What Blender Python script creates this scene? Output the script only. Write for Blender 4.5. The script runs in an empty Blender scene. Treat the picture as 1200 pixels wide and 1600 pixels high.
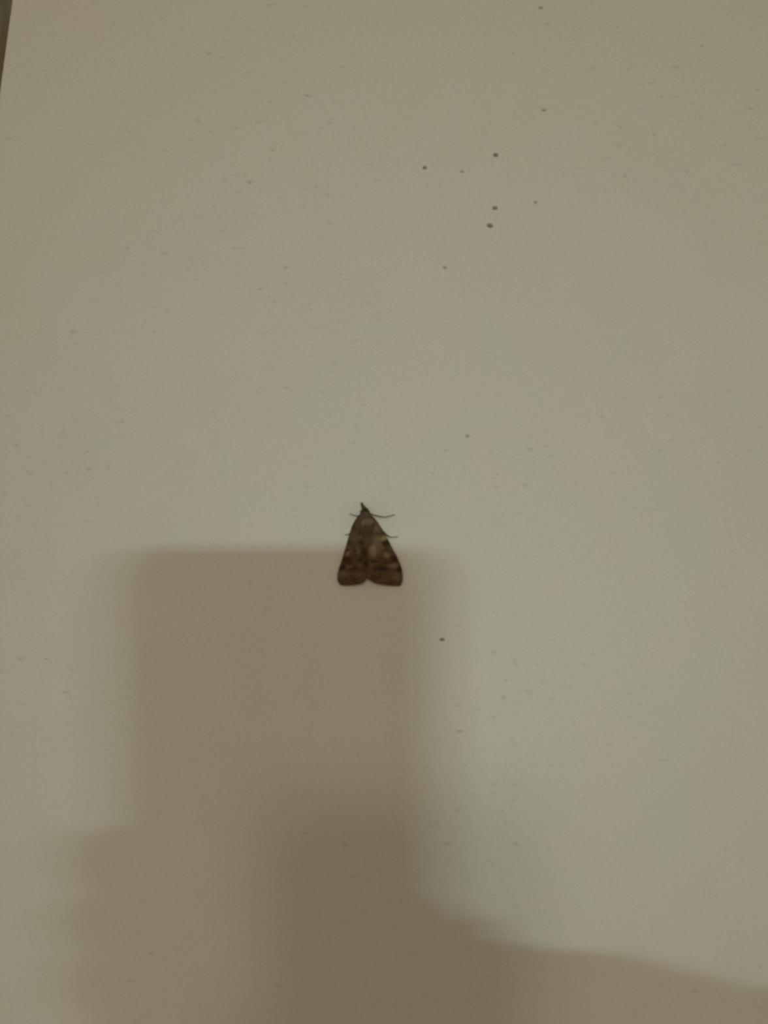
import bpy, bmesh, math, random
from mathutils import Vector, noise

random.seed(7)
scene = bpy.context.scene
COL = scene.collection

# ------------------------------------------------------------------ camera, world, lamp, exposure
PITCH = math.radians(-3.0)
DIST = 0.20                       # lens to wall along the axis, metres
FPX = 1200.0                      # focal length in pixels of the 1200 x 1600 frame
WZ = 1.50                         # height of the wall point the camera looks at
FWD = Vector((0, math.cos(PITCH), math.sin(PITCH)))
UP = Vector((0, -math.sin(PITCH), math.cos(PITCH)))
RIGHT = Vector((1, 0, 0))
CAM = Vector((0, 0, WZ)) - FWD * DIST

cd = bpy.data.cameras.new('camera')
cam = bpy.data.objects.new('camera', cd)
COL.objects.link(cam)
cam.location = CAM
cam.rotation_euler = (math.radians(90) + PITCH, 0, 0)
cd.sensor_fit = 'HORIZONTAL'
cd.sensor_width = 36
cd.lens = 36 * FPX / 1200
cd.clip_start = 0.0005
cd.dof.use_dof = True             # the photograph is a little out of focus
cd.dof.focus_distance = 0.168
cd.dof.aperture_fstop = 12.0
scene.camera = cam

w = bpy.data.worlds.new('room_light')
scene.world = w
w.use_nodes = True
w.node_tree.nodes['Background'].inputs[0].default_value = (0.298, 0.255, 0.182, 1)
w.node_tree.nodes['Background'].inputs[1].default_value = 1.0

ld = bpy.data.lights.new('tube_lamp', 'AREA')
ld.shape = 'RECTANGLE'
ld.size = 0.115
ld.size_y = 0.020
ld.energy = 0.034
ld.color = (0.78, 1.0, 1.0)
ld.spread = math.radians(20)
lamp = bpy.data.objects.new('tube_lamp', ld)
COL.objects.link(lamp)
lamp.location = (0.006, -1.30, WZ + 0.195)
AIM = Vector((0.020, 0, WZ - 0.040))
lamp.rotation_euler = (AIM - lamp.location).to_track_quat('-Z', 'Y').to_euler()

# broad warm room lamp, higher and farther back
wd = bpy.data.lights.new('warm_room_lamp', 'AREA')
wd.shape = 'RECTANGLE'
wd.size = 0.60
wd.size_y = 0.58
wd.energy = 0.094
wd.color = (1.0, 0.92, 0.74)
wd.spread = math.radians(10)
warm = bpy.data.objects.new('warm_room_lamp', wd)
COL.objects.link(warm)
warm.location = (-0.20, -1.55, WZ + 0.72)
AIM2 = Vector((0.0, 0, WZ - 0.030))
warm.rotation_euler = (AIM2 - warm.location).to_track_quat('-Z', 'Y').to_euler()

vs = scene.view_settings
vs.view_transform = 'Standard'
vs.look = 'None'
vs.exposure = 0.10
vs.gamma = 1.0
vs.use_curve_mapping = False

# ------------------------------------------------------------------ helpers
def wall_pt(px, py, h=0.0):
    """point h metres in front of the wall seen at a photo pixel"""
    d = RIGHT * ((px - 600) / FPX) + UP * ((800 - py) / FPX) + FWD
    t = (-h - CAM.y) / d.y
    return CAM + d * t

def link(name, me, parent=None, mat=None, smooth=True):
    o = bpy.data.objects.new(name, me)
    COL.objects.link(o)
    if mat:
        me.materials.append(mat)
    if smooth:
        for p in me.polygons:
            p.use_smooth = True
    if parent:
        o.parent = parent
    return o

def mesh(name, verts, faces):
    me = bpy.data.meshes.new(name)
    me.from_pydata([tuple(v) for v in verts], [], faces)
    me.update()
    return me

def tag(o, label, cat=None, group=None, kind=None):
    o['label'] = label
    if cat: o['category'] = cat
    if group: o['group'] = group
    if kind: o['kind'] = kind
    return o

def box_mesh(name, x0, x1, y0, y1, z0, z1, bevel=0.0, seg=2):
    bm = bmesh.new()
    bmesh.ops.create_cube(bm, size=1)
    for v in bm.verts:
        v.co = Vector(((x0 + x1) / 2 + v.co.x * (x1 - x0), (y0 + y1) / 2 + v.co.y * (y1 - y0), (z0 + z1) / 2 + v.co.z * (z1 - z0)))
    if bevel:
        bmesh.ops.bevel(bm, geom=bm.edges[:], offset=bevel, segments=seg, affect='EDGES', profile=0.5)
    me = bpy.data.meshes.new(name)
    bm.to_mesh(me); bm.free()
    return me

def tube(path, radii, n=10, flat=1.0):
    """tapered tube with rounded ends, path in world space; flat scales the radius along world y"""
    V, Fc = [], []
    m = len(path)
    for i, p in enumerate(path):
        a = path[max(i - 1, 0)]; b = path[min(i + 1, m - 1)]
        d = (b - a).normalized()
        s = d.cross(Vector((0, 1, 0)))
        s = s.normalized() if s.length > 1e-6 else Vector((1, 0, 0))
        t = s.cross(d).normalized()
        for k in range(n):
            an = 2 * math.pi * k / n
            V.append(p + s * (math.cos(an) * radii[i]) + t * (math.sin(an) * radii[i] * flat))
    for i in range(m - 1):
        for k in range(n):
            k2 = (k + 1) % n
            Fc.append((i * n + k, i * n + k2, (i + 1) * n + k2, (i + 1) * n + k))
    V.append(path[0]); Fc += [(len(V) - 1, (k + 1) % n, k) for k in range(n)]
    V.append(path[-1]); b = (m - 1) * n
    Fc += [(len(V) - 1, b + k, b + (k + 1) % n) for k in range(n)]
    return V, Fc

def spline(pts, n):
    """Catmull-Rom through a list of tuples"""
    P = [Vector(p) for p in pts]
    P = [P[0] * 2 - P[1]] + P + [P[-1] * 2 - P[-2]]
    out = []
    segs = len(P) - 3
    for i in range(n + 1):
        t = i / n * segs
        k = min(int(t), segs - 1); u = t - k
        a, b, c, d = P[k:k + 4]
        out.append(0.5 * (2 * b + (c - a) * u + (2 * a - 5 * b + 4 * c - d) * u * u + (3 * b - a - 3 * c + d) * u ** 3))
    return out

def new_mat(name, color=(0.5, 0.5, 0.5), rough=0.6, spec=0.3):
    m = bpy.data.materials.new(name)
    m.use_nodes = True
    b = m.node_tree.nodes['Principled BSDF']
    b.inputs['Base Color'].default_value = (*color, 1)
    b.inputs['Roughness'].default_value = rough
    b.inputs['Specular IOR Level'].default_value = spec
    return m, m.node_tree, b

def noise_color(nt, b, c1, c2, scale, stretch=(1, 1, 1), detail=4, lo=0.35, hi=0.65):
    tc = nt.nodes.new('ShaderNodeTexCoord')
    mp = nt.nodes.new('ShaderNodeMapping'); mp.inputs['Scale'].default_value = stretch
    nz = nt.nodes.new('ShaderNodeTexNoise'); nz.inputs['Scale'].default_value = scale; nz.inputs['Detail'].default_value = detail
    cr = nt.nodes.new('ShaderNodeValToRGB')
    cr.color_ramp.elements[0].position = lo; cr.color_ramp.elements[0].color = (*c1, 1)
    cr.color_ramp.elements[1].position = hi; cr.color_ramp.elements[1].color = (*c2, 1)
    nt.links.new(tc.outputs['Object'], mp.inputs[0]); nt.links.new(mp.outputs[0], nz.inputs['Vector'])
    nt.links.new(nz.outputs['Fac'], cr.inputs[0]); nt.links.new(cr.outputs[0], b.inputs['Base Color'])
    return tc, cr

# ------------------------------------------------------------------ materials
def wall_material():
    m, nt, b = new_mat('painted_wall', rough=0.62, spec=0.25)
    N, L = nt.nodes.new, nt.links.new
    tc = N('ShaderNodeTexCoord')
    # faint large blotches of slightly different paint tone
    n1 = N('ShaderNodeTexNoise'); n1.inputs['Scale'].default_value = 45; n1.inputs['Detail'].default_value = 8; n1.inputs['Roughness'].default_value = 0.65
    L(tc.outputs['Object'], n1.inputs['Vector'])
    r1 = N('ShaderNodeValToRGB')
    r1.color_ramp.elements[0].position = 0.3; r1.color_ramp.elements[0].color = (0.706, 0.710, 0.636, 1)
    r1.color_ramp.elements[1].position = 0.7; r1.color_ramp.elements[1].color = (0.752, 0.714, 0.654, 1)
    L(n1.outputs['Fac'], r1.inputs[0])
    # fine grain
    n2 = N('ShaderNodeTexNoise'); n2.inputs['Scale'].default_value = 1500; n2.inputs['Detail'].default_value = 2
    L(tc.outputs['Object'], n2.inputs['Vector'])
    r2 = N('ShaderNodeMapRange'); r2.inputs['From Min'].default_value = 0.25; r2.inputs['From Max'].default_value = 0.75
    r2.inputs['To Min'].default_value = 0.93; r2.inputs['To Max'].default_value = 1.06
    L(n2.outputs['Fac'], r2.inputs['Value'])
    # short horizontal dirt flecks, in patches
    mp = N('ShaderNodeMapping'); mp.inputs['Scale'].default_value = (1, 1, 2.0)
    L(tc.outputs['Object'], mp.inputs[0])
    n3 = N('ShaderNodeTexNoise'); n3.inputs['Scale'].default_value = 330; n3.inputs['Detail'].default_value = 1.5
    L(mp.outputs[0], n3.inputs['Vector'])
    r3 = N('ShaderNodeMapRange'); r3.inputs['From Min'].default_value = 0.64; r3.inputs['From Max'].default_value = 0.78
    L(n3.outputs['Fac'], r3.inputs['Value'])
    n4 = N('ShaderNodeTexNoise'); n4.inputs['Scale'].default_value = 14; n4.inputs['Detail'].default_value = 2
    L(tc.outputs['Object'], n4.inputs['Vector'])
    r4 = N('ShaderNodeMapRange'); r4.inputs['From Min'].default_value = 0.42; r4.inputs['From Max'].default_value = 0.62
    L(n4.outputs['Fac'], r4.inputs['Value'])
    mu = N('ShaderNodeMath'); mu.operation = 'MULTIPLY'
    L(r3.outputs[0], mu.inputs[0]); L(r4.outputs[0], mu.inputs[1])
    mu2 = N('ShaderNodeMath'); mu2.operation = 'MULTIPLY'; mu2.inputs[1].default_value = 0.34
    L(mu.outputs[0], mu2.inputs[0])
    mx = N('ShaderNodeMix'); mx.data_type = 'RGBA'; mx.blend_type = 'MULTIPLY'; mx.inputs['Factor'].default_value = 1
    L(r1.outputs[0], mx.inputs['A']); L(r2.outputs[0], mx.inputs['B'])
    mx2 = N('ShaderNodeMix'); mx2.data_type = 'RGBA'
    L(mu2.outputs[0], mx2.inputs['Factor']); L(mx.outputs['Result'], mx2.inputs['A'])
    mx2.inputs['B'].default_value = (0.16, 0.14, 0.10, 1)
    L(mx2.outputs['Result'], b.inputs['Base Color'])
    bp = N('ShaderNodeBump'); bp.inputs['Strength'].default_value = 0.10; bp.inputs['Distance'].default_value = 0.0003
    n5 = N('ShaderNodeTexNoise'); n5.inputs['Scale'].default_value = 420; n5.inputs['Detail'].default_value = 3
    L(mp.outputs[0], n5.inputs['Vector']); L(n5.outputs['Fac'], bp.inputs['Height']); L(bp.outputs[0], b.inputs['Normal'])
    return m

M_WALL = wall_material()
M_RECESS, nt, b = new_mat('grey_recess_paint', rough=0.8)
noise_color(nt, b, (0.14, 0.135, 0.11), (0.20, 0.195, 0.165), 60)
M_TRIM, nt, b = new_mat('brown_trim_wood', rough=0.6)
noise_color(nt, b, (0.145, 0.112, 0.068), (0.21, 0.160, 0.108), 40, (6, 1, 0.6))
M_SPECK, nt, b = new_mat('fly_speck', rough=0.7)
noise_color(nt, b, (0.25, 0.225, 0.175), (0.35, 0.32, 0.25), 2500)
M_FAINT, nt, b = new_mat('faint_speck', rough=0.7)
noise_color(nt, b, (0.40, 0.375, 0.315), (0.50, 0.47, 0.40), 2500)

def attr_mat(name, rough, grain):
    m, nt, b = new_mat(name, rough=rough, spec=0.12)
    N, L = nt.nodes.new, nt.links.new
    at = N('ShaderNodeVertexColor'); at.layer_name = 'scales'
    tc = N('ShaderNodeTexCoord')
    nz = N('ShaderNodeTexNoise'); nz.inputs['Scale'].default_value = 3200; nz.inputs['Detail'].default_value = 2
    L(tc.outputs['Object'], nz.inputs['Vector'])
    mr = N('ShaderNodeMapRange'); mr.inputs['From Min'].default_value = 0.25; mr.inputs['From Max'].default_value = 0.75
    mr.inputs['To Min'].default_value = 1 - grain; mr.inputs['To Max'].default_value = 1 + grain
    L(nz.outputs['Fac'], mr.inputs['Value'])
    mx = N('ShaderNodeMix'); mx.data_type = 'RGBA'; mx.blend_type = 'MULTIPLY'; mx.inputs['Factor'].default_value = 1
    L(at.outputs['Color'], mx.inputs['A']); L(mr.outputs[0], mx.inputs['B'])
    L(mx.outputs['Result'], b.inputs['Base Color'])
    bp = N('ShaderNodeBump'); bp.inputs['Strength'].default_value = 0.3; bp.inputs['Distance'].default_value = 0.0001
    L(nz.outputs['Fac'], bp.inputs['Height']); L(bp.outputs[0], b.inputs['Normal'])
    return m

M_WING = attr_mat('moth_scales', 0.8, 0.35)
M_LIMB, nt, b = new_mat('moth_limb', rough=0.7, spec=0.2)
noise_color(nt, b, (0.075, 0.058, 0.038), (0.13, 0.105, 0.07), 1500)
M_EYE, nt, b = new_mat('moth_eye', rough=0.25, spec=0.5)
noise_color(nt, b, (0.015, 0.012, 0.01), (0.03, 0.024, 0.018), 4000)
M_HAIR, nt, b = new_mat('moth_hair', rough=0.8, spec=0.1)
noise_color(nt, b, (0.085, 0.058, 0.034), (0.14, 0.098, 0.060), 900)
M_THORAX, nt, b = new_mat('moth_thorax_hair', rough=0.8, spec=0.1)
noise_color(nt, b, (0.16, 0.098, 0.050), (0.24, 0.15, 0.082), 900)
M_TUFT, nt, b = new_mat('moth_pale_tuft', rough=0.8, spec=0.1)
noise_color(nt, b, (0.34, 0.25, 0.175), (0.42, 0.31, 0.22), 1500)

# ------------------------------------------------------------------ the setting: the wall, its left edge, the recess beyond
A = wall_pt(16.5, 0); B = wall_pt(-1, 128)
lean = (A.x - B.x) / (A.z - B.z)
def edge_x(z): return B.x + lean * (z - B.z)
Z0, Z1 = 0.0, 2.6
def slab(name, xl, xr, y0, y1, bevel=0.0):
    """upright slab whose left and right sides follow the functions xl, xr of height"""
    bm = bmesh.new()
    vs_ = [bm.verts.new((x(z), y, z)) for y in (y0, y1) for x, z in ((xl, Z0), (xr, Z0), (xr, Z1), (xl, Z1))]
    for f in ((0, 1, 2, 3), (7, 6, 5, 4), (0, 4, 5, 1), (1, 5, 6, 2), (2, 6, 7, 3), (3, 7, 4, 0)):
        bm.faces.new([vs_[i] for i in f])
    bmesh.ops.recalc_face_normals(bm, faces=bm.faces[:])
    if bevel:
        bmesh.ops.bevel(bm, geom=bm.edges[:], offset=bevel, segments=3, affect='EDGES', profile=0.5)
    me = bpy.data.meshes.new(name); bm.to_mesh(me); bm.free()
    return me
wall = link('wall_back', slab('wall_back', edge_x, lambda z: 1.4, 0.0, 0.06, 0.0012), None, M_WALL, False)
tag(wall, 'plain off-white painted wall with faint flecks behind the moth', kind='structure')
trim = link('trim_1', slab('trim_1', lambda z: edge_x(z) - 0.0027, lambda z: edge_x(z) - 0.0002, 0.0022, 0.06, 0.0004), None, M_TRIM, False)
tag(trim, 'narrow brown strip along the slanting edge of the off-white wall', kind='structure')
side = link('wall_left', slab('wall_left', lambda z: -1.0, lambda z: edge_x(z) - 0.0028, 0.0050, 0.06), None, M_RECESS, False)
tag(side, 'dark grey recessed surface beyond the edge of the off-white wall', kind='structure')

M_FLOOR, nt, b = new_mat('floor_boards', rough=0.5)
noise_color(nt, b, (0.30, 0.22, 0.14), (0.40, 0.30, 0.20), 5, (1, 8, 1))
floor = link('floor', box_mesh('floor', -1.4, 1.4, -2.6, 0.06, -0.05, 0.0), None, M_FLOOR, False)
tag(floor, 'brown wooden floor of the room in front of the wall', kind='structure')

# ------------------------------------------------------------------ the moth
moth = bpy.data.objects.new('moth', None)
COL.objects.link(moth)
BASE = wall_pt(573, 860)
moth.location = BASE
moth.empty_display_size = 0.01
tag(moth, 'dark brown mottled moth resting head up with triangular wings on the wall', 'moth')
PX = DIST / FPX                   # metres per pixel on the wall

def L2(p): return p - BASE        # world to moth space
def child(name, V, Fc, mat, parent=moth, smooth=True):
    return link(name, mesh(name, [L2(v) for v in V], Fc), parent, mat, smooth)

# scale pattern, with the left wing's shade and lighter right wing painted in: (x, y, rx, ry, weight); dark and pale marks in photo pixels
DARK = [(603, 849, 6, 4.5, 1.0), (567, 847, 6, 4, .9), (545, 848, 5, 4, .6), (602, 860, 7, 2, .5), (616, 873, 5.5, 4.5, 1.0),
        (540, 874, 8, 4, .9), (562, 875, 5, 3.5, .8), (535, 887, 5, 4, .9), (624, 889, 4.5, 4.5, 1.0), (597, 888, 11, 3.5, .8),
        (572, 881, 5, 5, .8), (585, 877, 7, 2.5, .6), (606, 880, 6, 3, .6), (553, 889, 8, 3.5, .6), (552, 822, 6, 9, .5),
        (568, 832, 7, 4, .4), (556, 862, 4, 8, .35), (549, 905, 16, 3, .35), (594, 903, 14, 4, .45), (545, 880, 8, 3, .6),
        (569, 862, 4.5, 10, .7), (590, 832, 5, 3, .25), (610, 911, 14, 2.5, .4), (543, 859, 4, 3, .6)]
PALE = [(583, 861, 6, 9, .75), (600, 841, 6, 3.5, .75), (604, 868, 6, 5, .55), (614, 884, 9, 4, .55), (589, 846, 7, 8, .4),
        (560, 861, 3.5, 7, .35), (544, 865, 4, 4, .45), (546, 884, 5, 3, .4), (569, 839, 7, 2.2, .45), (588, 826, 6, 7, .30),
        (538, 897, 8, 5, .30), (620, 900, 6, 6, .35), (598, 904, 6, 3, .30), (580, 882, 5, 3, .35), (563, 897, 6, 5, .2), (595, 858, 7, 8, .3)]
C_BASE = Vector((0.108, 0.067, 0.035)); C_DARK = Vector((0.036, 0.017, 0.007)); C_PALE = Vector((0.330, 0.245, 0.155))
def scale_color(x, y):
    n = noise.noise(Vector((x * 0.16, y * 0.16, 1.3))); n2 = noise.noise(Vector((x * 0.45, y * 0.45, 7.1)))
    c = C_BASE * (1 + 0.30 * n + 0.48 * n2)
    wob = 1.6 * noise.noise(Vector((x * 0.3, y * 0.3, 4.0)))
    for L_, tgt in ((PALE, C_PALE), (DARK, C_DARK)):
        for (cx, cy, rx, ry, wt) in L_:
            r = math.hypot((x + wob - cx) / rx, (y - wob - cy) / ry)
            if r < 1.6:
                k = wt * max(0, min(1, (1.6 - r) / 1.1)); k = k * k * (3 - 2 * k)
                c = c.lerp(tgt, k * 0.9)
    return (max(c.x, .01), max(c.y, .008), max(c.z, .005), 1)

def forewing(costa, margin, inner_top, base_out, side):
    """costa: outer edge from shoulder to tip; margin: from the inner notch to the tip, in photo pixels"""
    NS, NT = 44, 70
    Cc = spline(costa, NT); Mm = spline(margin, NS)
    V, cols = [], []
    for j in range(NT + 1):
        t = j / NT
        for i in range(NS + 1):
            s = i / NS
            B_ = Vector(inner_top).lerp(Vector(base_out), s)
            E_ = Mm[i]
            p = B_.lerp(E_, t)
            st = Vector(costa[0]).lerp(Vector(costa[-1]), t)
            p = p + (Cc[j] - st) * s ** 1.7
            ridge = (20 - 9 * t) * PX
            edge = (1.6 + 1.6 * t) * PX
            h = edge + (ridge - edge) * (1 - s ** 1.8) * (1 - 0.25 * t ** 3)
            h += PX * 0.5 * noise.noise(Vector((p.x * .2, p.y * .2, 3))) + side * 0.3 * PX * (1 - s)
            V.append(wall_pt(p.x, p.y, h)); cols.append(scale_color(p.x, p.y))
    Fc = []
    W_ = NS + 1
    for j in range(NT):
        for i in range(NS):
            q = (j * W_ + i, j * W_ + i + 1, (j + 1) * W_ + i + 1, (j + 1) * W_ + i)
            Fc.append(q if side > 0 else q[::-1])
    o = child('forewing', V, Fc, M_WING)
    ca = o.data.color_attributes.new('scales', 'FLOAT_COLOR', 'POINT')
    for k, c in enumerate(cols): ca.data[k].color = c
    md = o.modifiers.new('thickness', 'SOLIDIFY'); md.thickness = 0.00012; md.offset = -1
    # fringe of hair scales along the rear margin and the leading edge
    FV, FF, FC = [], [], []
    def hair(p, d, ln, wd, h):
        n_ = Vector((-d.y, d.x)) * wd
        a, b_, c_ = p - n_, p + n_, p + d * ln
        k = len(FV)
        FV.extend([wall_pt(a.x, a.y, h), wall_pt(b_.x, b_.y, h), wall_pt(c_.x, c_.y, h * 0.8), wall_pt((a.x + b_.x) / 2, (a.y + b_.y) / 2, h + .5 * PX)])
        FF.extend([(k, k + 1, k + 2), (k, k + 2, k + 3), (k + 1, k + 3, k + 2), (k, k + 3, k + 1)])
    Mf = spline(margin, 160)
    for k, p in enumerate(Mf):
        a = Mf[max(k - 1, 0)]; b_ = Mf[min(k + 1, 160)]
        tn = (b_ - a).normalized(); nn = Vector((-tn.y, tn.x)) * (1 if side > 0 else -1)
        if nn.y < -0.2: nn = -nn
        s = k / 160
        h = (3.2 + (11 - 3.2) * (1 - s ** 1.8) * .75) * PX
        hair(p - nn * 1.2, (nn + tn * random.uniform(-.25, .25)).normalized(), random.uniform(1.8, 3.4), 0.45, h)
    Cf = spline(costa, 90)
    for k, p in enumerate(Cf):
        if random.random() < 0.55: continue
        d = Vector((side * 1.0, random.uniform(.2, .9))).normalized()
        hair(p - d * 1.0, d, random.uniform(1.2, 2.6), 0.35, 2.2 * PX)
    fr = child('fringe', FV, FF, M_HAIR, None, False)
    fr.parent = o
    fr['kind'] = 'stuff'
    return o

lw = forewing([(560, 806), (552, 819), (546.5, 834), (540.5, 855), (534, 876), (528.5, 893), (527.5, 905), (531, 913)],
              [(572.5, 902), (567, 909), (559, 912.5), (549, 913.5), (539, 914), (531, 913)], (570.5, 808), (560, 806), -1)
rw = forewing([(581, 806), (588, 814), (597, 827), (605.5, 842), (613, 857), (621, 872), (627, 887), (629, 900), (627.5, 911), (624.5, 915)],
              [(572.8, 902), (578, 905.5), (586, 910), (597, 912.8), (611, 914.5), (624.5, 915)], (570.8, 808), (581, 806), 1)
lw['label'] = 'brown wing with black-brown bands, its shade painted in darker'
rw['label'] = 'brown wing with pale patches and dark spots, painted lighter as the lit side'

# body: snout of palps, head, thorax and abdomen as one surface
ax = spline([(564.8, 785.5), (566.2, 789.5), (568.5, 794), (570, 799), (570.8, 805), (571.3, 812), (571.8, 821), (572.2, 834), (572.6, 858), (572.9, 880), (573, 896)], 60)
rr = spline([(2.0, 4), (2.5, 5), (3.6, 6.5), (6.8, 8), (8.8, 9.5), (11.5, 11.5), (12.5, 12), (10, 11), (7.5, 8.5), (5.5, 6.5), (1.6, 5)], 60)
bp_ = [wall_pt(p.x, p.y, r.y * PX * (1.0 if i > 12 else 0.9)) for i, (p, r) in enumerate(zip(ax, rr))]
V, Fc = tube(bp_, [r.x * PX for r in rr], 22, 0.88)
V = [v + Vector((noise.noise(v * 2600), noise.noise(v * 2600 + Vector((5, 0, 0))), noise.noise(v * 2600 + Vector((0, 9, 0))))) * 0.00012 for v in V]
body = child('body', V, Fc, M_WING)
ca = body.data.color_attributes.new('scales', 'FLOAT_COLOR', 'POINT')
for k, v in enumerate(V):
    x, y = 600 + (v.x / PX), 800 - (v.z - WZ) / PX
    n_ = 0.5 + 0.5 * noise.noise(v * 1800)
    c = Vector((0.070, 0.046, 0.026)).lerp(Vector((0.125, 0.084, 0.048)), n_)
    ca.data[k].color = (c.x, c.y, c.z, 1)

# pale collar tuft and brown thorax hairs
def tuft(name, cx, cy, rx, ry, n, ln, mat, hfun, ang=(60, 120)):
    FV, FF = [], []
    for _ in range(n):
        a = random.uniform(0, 2 * math.pi); r = math.sqrt(random.random())
        r = r * random.uniform(.6, 1.35); x, y = cx + rx * r * math.cos(a), cy + ry * r * math.sin(a) - 0.16 * rx * r * math.cos(a)
        an = math.radians(random.uniform(*ang)); d = Vector((math.cos(an), math.sin(an)))
        h = hfun(x, y) * PX
        nn = Vector((-d.y, d.x)) * 0.55
        q = Vector((x, y)); k = len(FV)
        e = q + d * ln * random.uniform(.7, 1.3)
        FV.extend([wall_pt(q.x - nn.x, q.y - nn.y, h), wall_pt(q.x + nn.x, q.y + nn.y, h), wall_pt(e.x, e.y, h + 1.6 * PX), wall_pt(q.x, q.y, h + 1.4 * PX)])
        FF.extend([(k, k + 1, k + 2), (k, k + 2, k + 3), (k + 1, k + 3, k + 2), (k, k + 3, k + 1)])
    o = child(name, FV, FF, mat, body, False)
    o['kind'] = 'stuff'
    return o
dome = lambda x, y: 23.4 - 0.05 * (x - 571.5) ** 2 - 0.006 * (y - 820) ** 2
tuft('collar_tuft', 574, 815.0, 9.0, 4.2, 190, 4.0, M_TUFT, dome)['label'] = 'pale buff collar of hair scales'
tuft('thorax_hair', 571, 827, 10, 10, 240, 4.0, M_THORAX, lambda x, y: dome(x, y) - 2.2)
tuft('head_hair', 570.3, 799, 5.5, 5.5, 140, 3.0, M_HAIR, lambda x, y: 14 - .15 * (x - 570.3) ** 2, (20, 160))

def limb(name, pts, r0, r1, n=16, parent=moth, mat=M_LIMB):
    S = spline(pts, n)
    P = [wall_pt(p.x, p.y, p.z * PX) for p in S]
    V, Fc = tube(P, [(r0 + (r1 - r0) * i / n) * PX for i in range(n + 1)], 7)
    return child(name, V, Fc, mat, parent)
limb('antenna', [(575, 800.5, 9), (583, 804.5, 8), (592, 806.5, 7), (600, 808, 6), (608, 806.6, 6), (617, 804, 5)], 1.15, 0.6)
limb('antenna', [(566, 801, 9), (560, 806, 8), (553, 805, 7), (545.5, 802.4, 6)], 1.15, 0.5)
# legs: femur, tibia and tarsus reach the wall
limb('leg', [(588, 824, 4), (600, 832, 3.5), (607, 838, 1.6), (613, 839.6, .8), (622, 838.6, .7)], 1.5, 0.55)
limb('leg', [(556, 826, 4), (549, 832, 3.5), (543, 835.5, 1.6), (538, 835, .8)], 1.2, 0.45)
limb('leg', [(576, 810, 4), (580, 812, 3.2), (580, 807, 1.6), (577.5, 803, .7)], 1.1, 0.45)
limb('leg', [(567, 810, 4), (563, 812, 3.2), (563, 807, 1.6), (565, 803, .7)], 1.1, 0.45)
limb('leg', [(580, 850, 4), (590, 862, 3.0), (598, 876, 1.5), (604, 884, .7)], 1.2, 0.5)
limb('leg', [(565, 850, 4), (556, 862, 3.0), (549, 876, 1.5), (544, 884, .7)], 1.2, 0.5)
for sx in (-1, 1):
    c = wall_pt(570 + sx * 5.4, 799.5, 9 * PX)
    bm = bmesh.new(); bmesh.ops.create_uvsphere(bm, u_segments=14, v_segments=10, radius=2.3 * PX)
    bmesh.ops.translate(bm, vec=L2(c), verts=bm.verts[:])
    me = bpy.data.meshes.new('eye'); bm.to_mesh(me); bm.free()
    link('eye', me, moth, M_EYE)

# ------------------------------------------------------------------ specks on the wall
def speck(px, py, rx, rz, label, mat, rise=0.4, seed=0):
    bm = bmesh.new(); bmesh.ops.create_uvsphere(bm, u_segments=12, v_segments=8, radius=1)
    for v in bm.verts:
        k = 0.9 + 0.28 * noise.noise(v.co * 1.7 + Vector((seed * 3.1, 0, 0)))
        v.co = Vector((v.co.x * rx * k * PX, v.co.y * rise * rx * PX * 0.8, v.co.z * rz * k * PX))
    me = bpy.data.meshes.new('dirt_speck'); bm.to_mesh(me); bm.free()
    o = link('dirt_speck', me, None, mat)
    o.location = wall_pt(px, py)
    return tag(o, label, 'speck', 'dirt specks on the wall')
speck(774.5, 242, 4.6, 3.2, 'small dark speck on wall, uppermost of three in an upright row', M_SPECK, seed=1)
speck(663.5, 262, 3.8, 2.8, 'small dark speck on wall standing apart beside the upright row of three', M_SPECK, seed=2)
speck(773.5, 325, 4.8, 3.2, 'small dark speck on wall, middle one of three in an upright row', M_SPECK, seed=3)
speck(765.5, 352.5, 5.6, 3.5, 'wide dark speck on wall, lowest of three in an upright row', M_SPECK, seed=4)
speck(691, 999, 4.4, 3.2, 'lone dark speck on the wall below the moth within the shadow', M_SPECK, seed=5)
speck(845, 12, 4.0, 2.4, 'faint speck on the wall highest above the moth', M_FAINT, 0.2, 6)
speck(850, 172, 5.0, 1.8, 'faint flat speck on wall just above the row of three dark specks', M_FAINT, 0.2, 7)
speck(695, 418, 4.0, 2.6, 'faint speck on wall below the dark specks', M_FAINT, 0.2, 8)
speck(730, 681, 3.2, 2.6, 'faint round speck on wall between moth and dark specks', M_FAINT, 0.2, 9)
speck(722, 268, 3.6, 2.0, 'faint speck on wall between the lone dark speck and the row', M_FAINT, 0.2, 10)
speck(837, 316, 3.6, 2.2, 'faint speck on wall beside the middle dark speck of the row', M_FAINT, 0.2, 11)

# ------------------------------------------------------------------ the phone and the hand behind the lens, which cast the shadow
def Q(u, v, ww): return CAM + RIGHT * u + UP * v + FWD * ww
from mathutils import Matrix
PH = Matrix.Translation(CAM) @ Matrix.Rotation(math.radians(90) + PITCH, 4, 'X')     # local x right, y up, -z to the wall
M_PHONE, nt, b = new_mat('phone_shell', (0.02, 0.021, 0.024), 0.35, 0.5)
noise_color(nt, b, (0.018, 0.019, 0.022), (0.026, 0.027, 0.03), 300)
M_GLASS, nt, b = new_mat('phone_glass', (0.01, 0.01, 0.012), 0.08, 0.5)
noise_color(nt, b, (0.008, 0.008, 0.01), (0.014, 0.014, 0.016), 300)
PL, PR, PT, PB = -0.061, 0.014, 0.012, -0.143
phone = bpy.data.objects.new('phone', None); COL.objects.link(phone)
phone.matrix_world = PH
tag(phone, 'black phone held in a hand facing the wall', 'phone')
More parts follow.
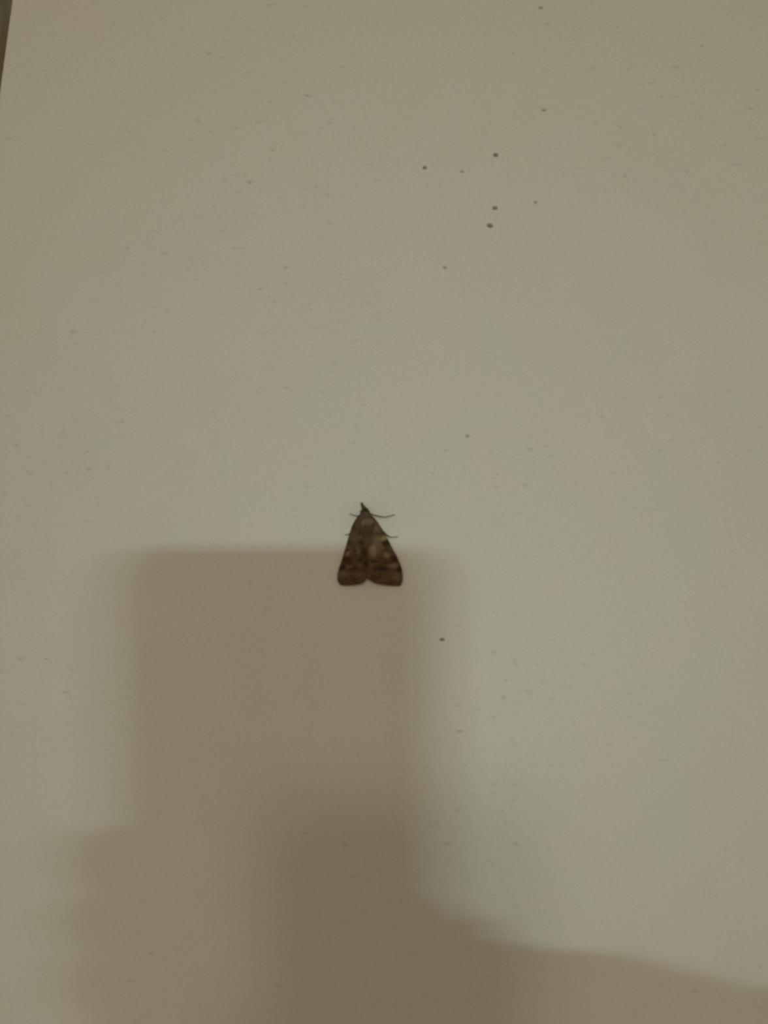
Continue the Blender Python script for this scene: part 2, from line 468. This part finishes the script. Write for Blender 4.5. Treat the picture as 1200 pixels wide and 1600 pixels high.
def rrect(name, x0, x1, y0, y1, z0, z1, r, mat, edge=0.0012):
    bm = bmesh.new()
    pts = []
    for cx, cy, a0 in ((x1 - r, y1 - r, 0), (x0 + r, y1 - r, 90), (x0 + r, y0 + r, 180), (x1 - r, y0 + r, 270)):
        for k in range(7):
            a = math.radians(a0 + 15 * k); pts.append((cx + r * math.cos(a), cy + r * math.sin(a)))
    f = bm.faces.new([bm.verts.new((x, y, z0)) for x, y in pts])
    ex = bmesh.ops.extrude_face_region(bm, geom=[f])
    bmesh.ops.translate(bm, vec=(0, 0, z1 - z0), verts=[e for e in ex['geom'] if isinstance(e, bmesh.types.BMVert)])
    bmesh.ops.recalc_face_normals(bm, faces=bm.faces[:])
    if edge:
        es = [e for e in bm.edges if abs(e.verts[0].co.z - e.verts[1].co.z) < 1e-6]
        bmesh.ops.bevel(bm, geom=es, offset=edge, segments=3, affect='EDGES', profile=0.5)
    me = bpy.data.meshes.new(name); bm.to_mesh(me); bm.free()
    return link(name, me, phone, mat, False)
rrect('shell', PL, PR, PB, PT, 0.0026, 0.0105, 0.009, M_PHONE)
rrect('screen', PL + .002, PR - .002, PB + .004, PT - .004, 0.0104, 0.0108, 0.007, M_GLASS, 0)
rrect('lens_island', -0.006, 0.0075, -0.034, 0.007, 0.0018, 0.0028, 0.005, M_GLASS, 0.0003)

M_SKIN, nt, b = new_mat('skin', rough=0.5)
noise_color(nt, b, (0.42, 0.25, 0.17), (0.50, 0.31, 0.22), 60)
verts, edges, rad = [], [], []
def vtx(u, v, ww, r, prev=None):
    verts.append(Q(u, v, ww)); rad.append(r)
    if prev is not None: edges.append((prev, len(verts) - 1))
    return len(verts) - 1
wr = vtx(.062, -.109, -.004, .025)
f1 = vtx(.130, -.110, -.030, .031, wr); f2 = vtx(.200, -.110, -.060, .037, f1); f3 = vtx(.300, -.110, -.110, .042, f2)
pm = vtx(.040, -.102, .012, .0215, wr)
for i, (vv, kn, tip, r) in enumerate(((-.0600, .002, -.0674, .0082), (-.0738, .005, -.0684, .0086), (-.0876, .008, -.0684, .0084), (-.1010, .011, -.0664, .0076))):
    a = vtx(kn, vv - .008 + .003 * i, .0125, r + .0018, pm)
    a = vtx(kn - .034, vv - .001, .0068, r, a)
    a = vtx(-.052, vv + .001, .0062, r, a)
    a = vtx(tip, vv + .001, .0025, r * .98, a)
    vtx(tip - .0008, vv + .001, -.009, r * .92, a)
t = vtx(.034, -.095, -.012, .0125, pm); t = vtx(.023, -.088, -.0225, .0105, t); t = vtx(.004, -.074, -.0210, .009, t); vtx(-.010, -.060, -.0200, .0075, t)
me = bpy.data.meshes.new('person'); me.from_pydata([tuple(v) for v in verts], edges, [])
person = link('person', me, None, M_SKIN)
tag(person, 'bare forearm and hand gripping the black phone', 'person')
sk = person.modifiers.new('skin', 'SKIN'); sk.use_smooth_shade = True
for i, r in enumerate(rad):
    me.skin_vertices[0].data[i].radius = (r, r)
    me.skin_vertices[0].data[i].use_root = (i == 0)
sb = person.modifiers.new('smooth', 'SUBSURF'); sb.levels = 2; sb.render_levels = 2
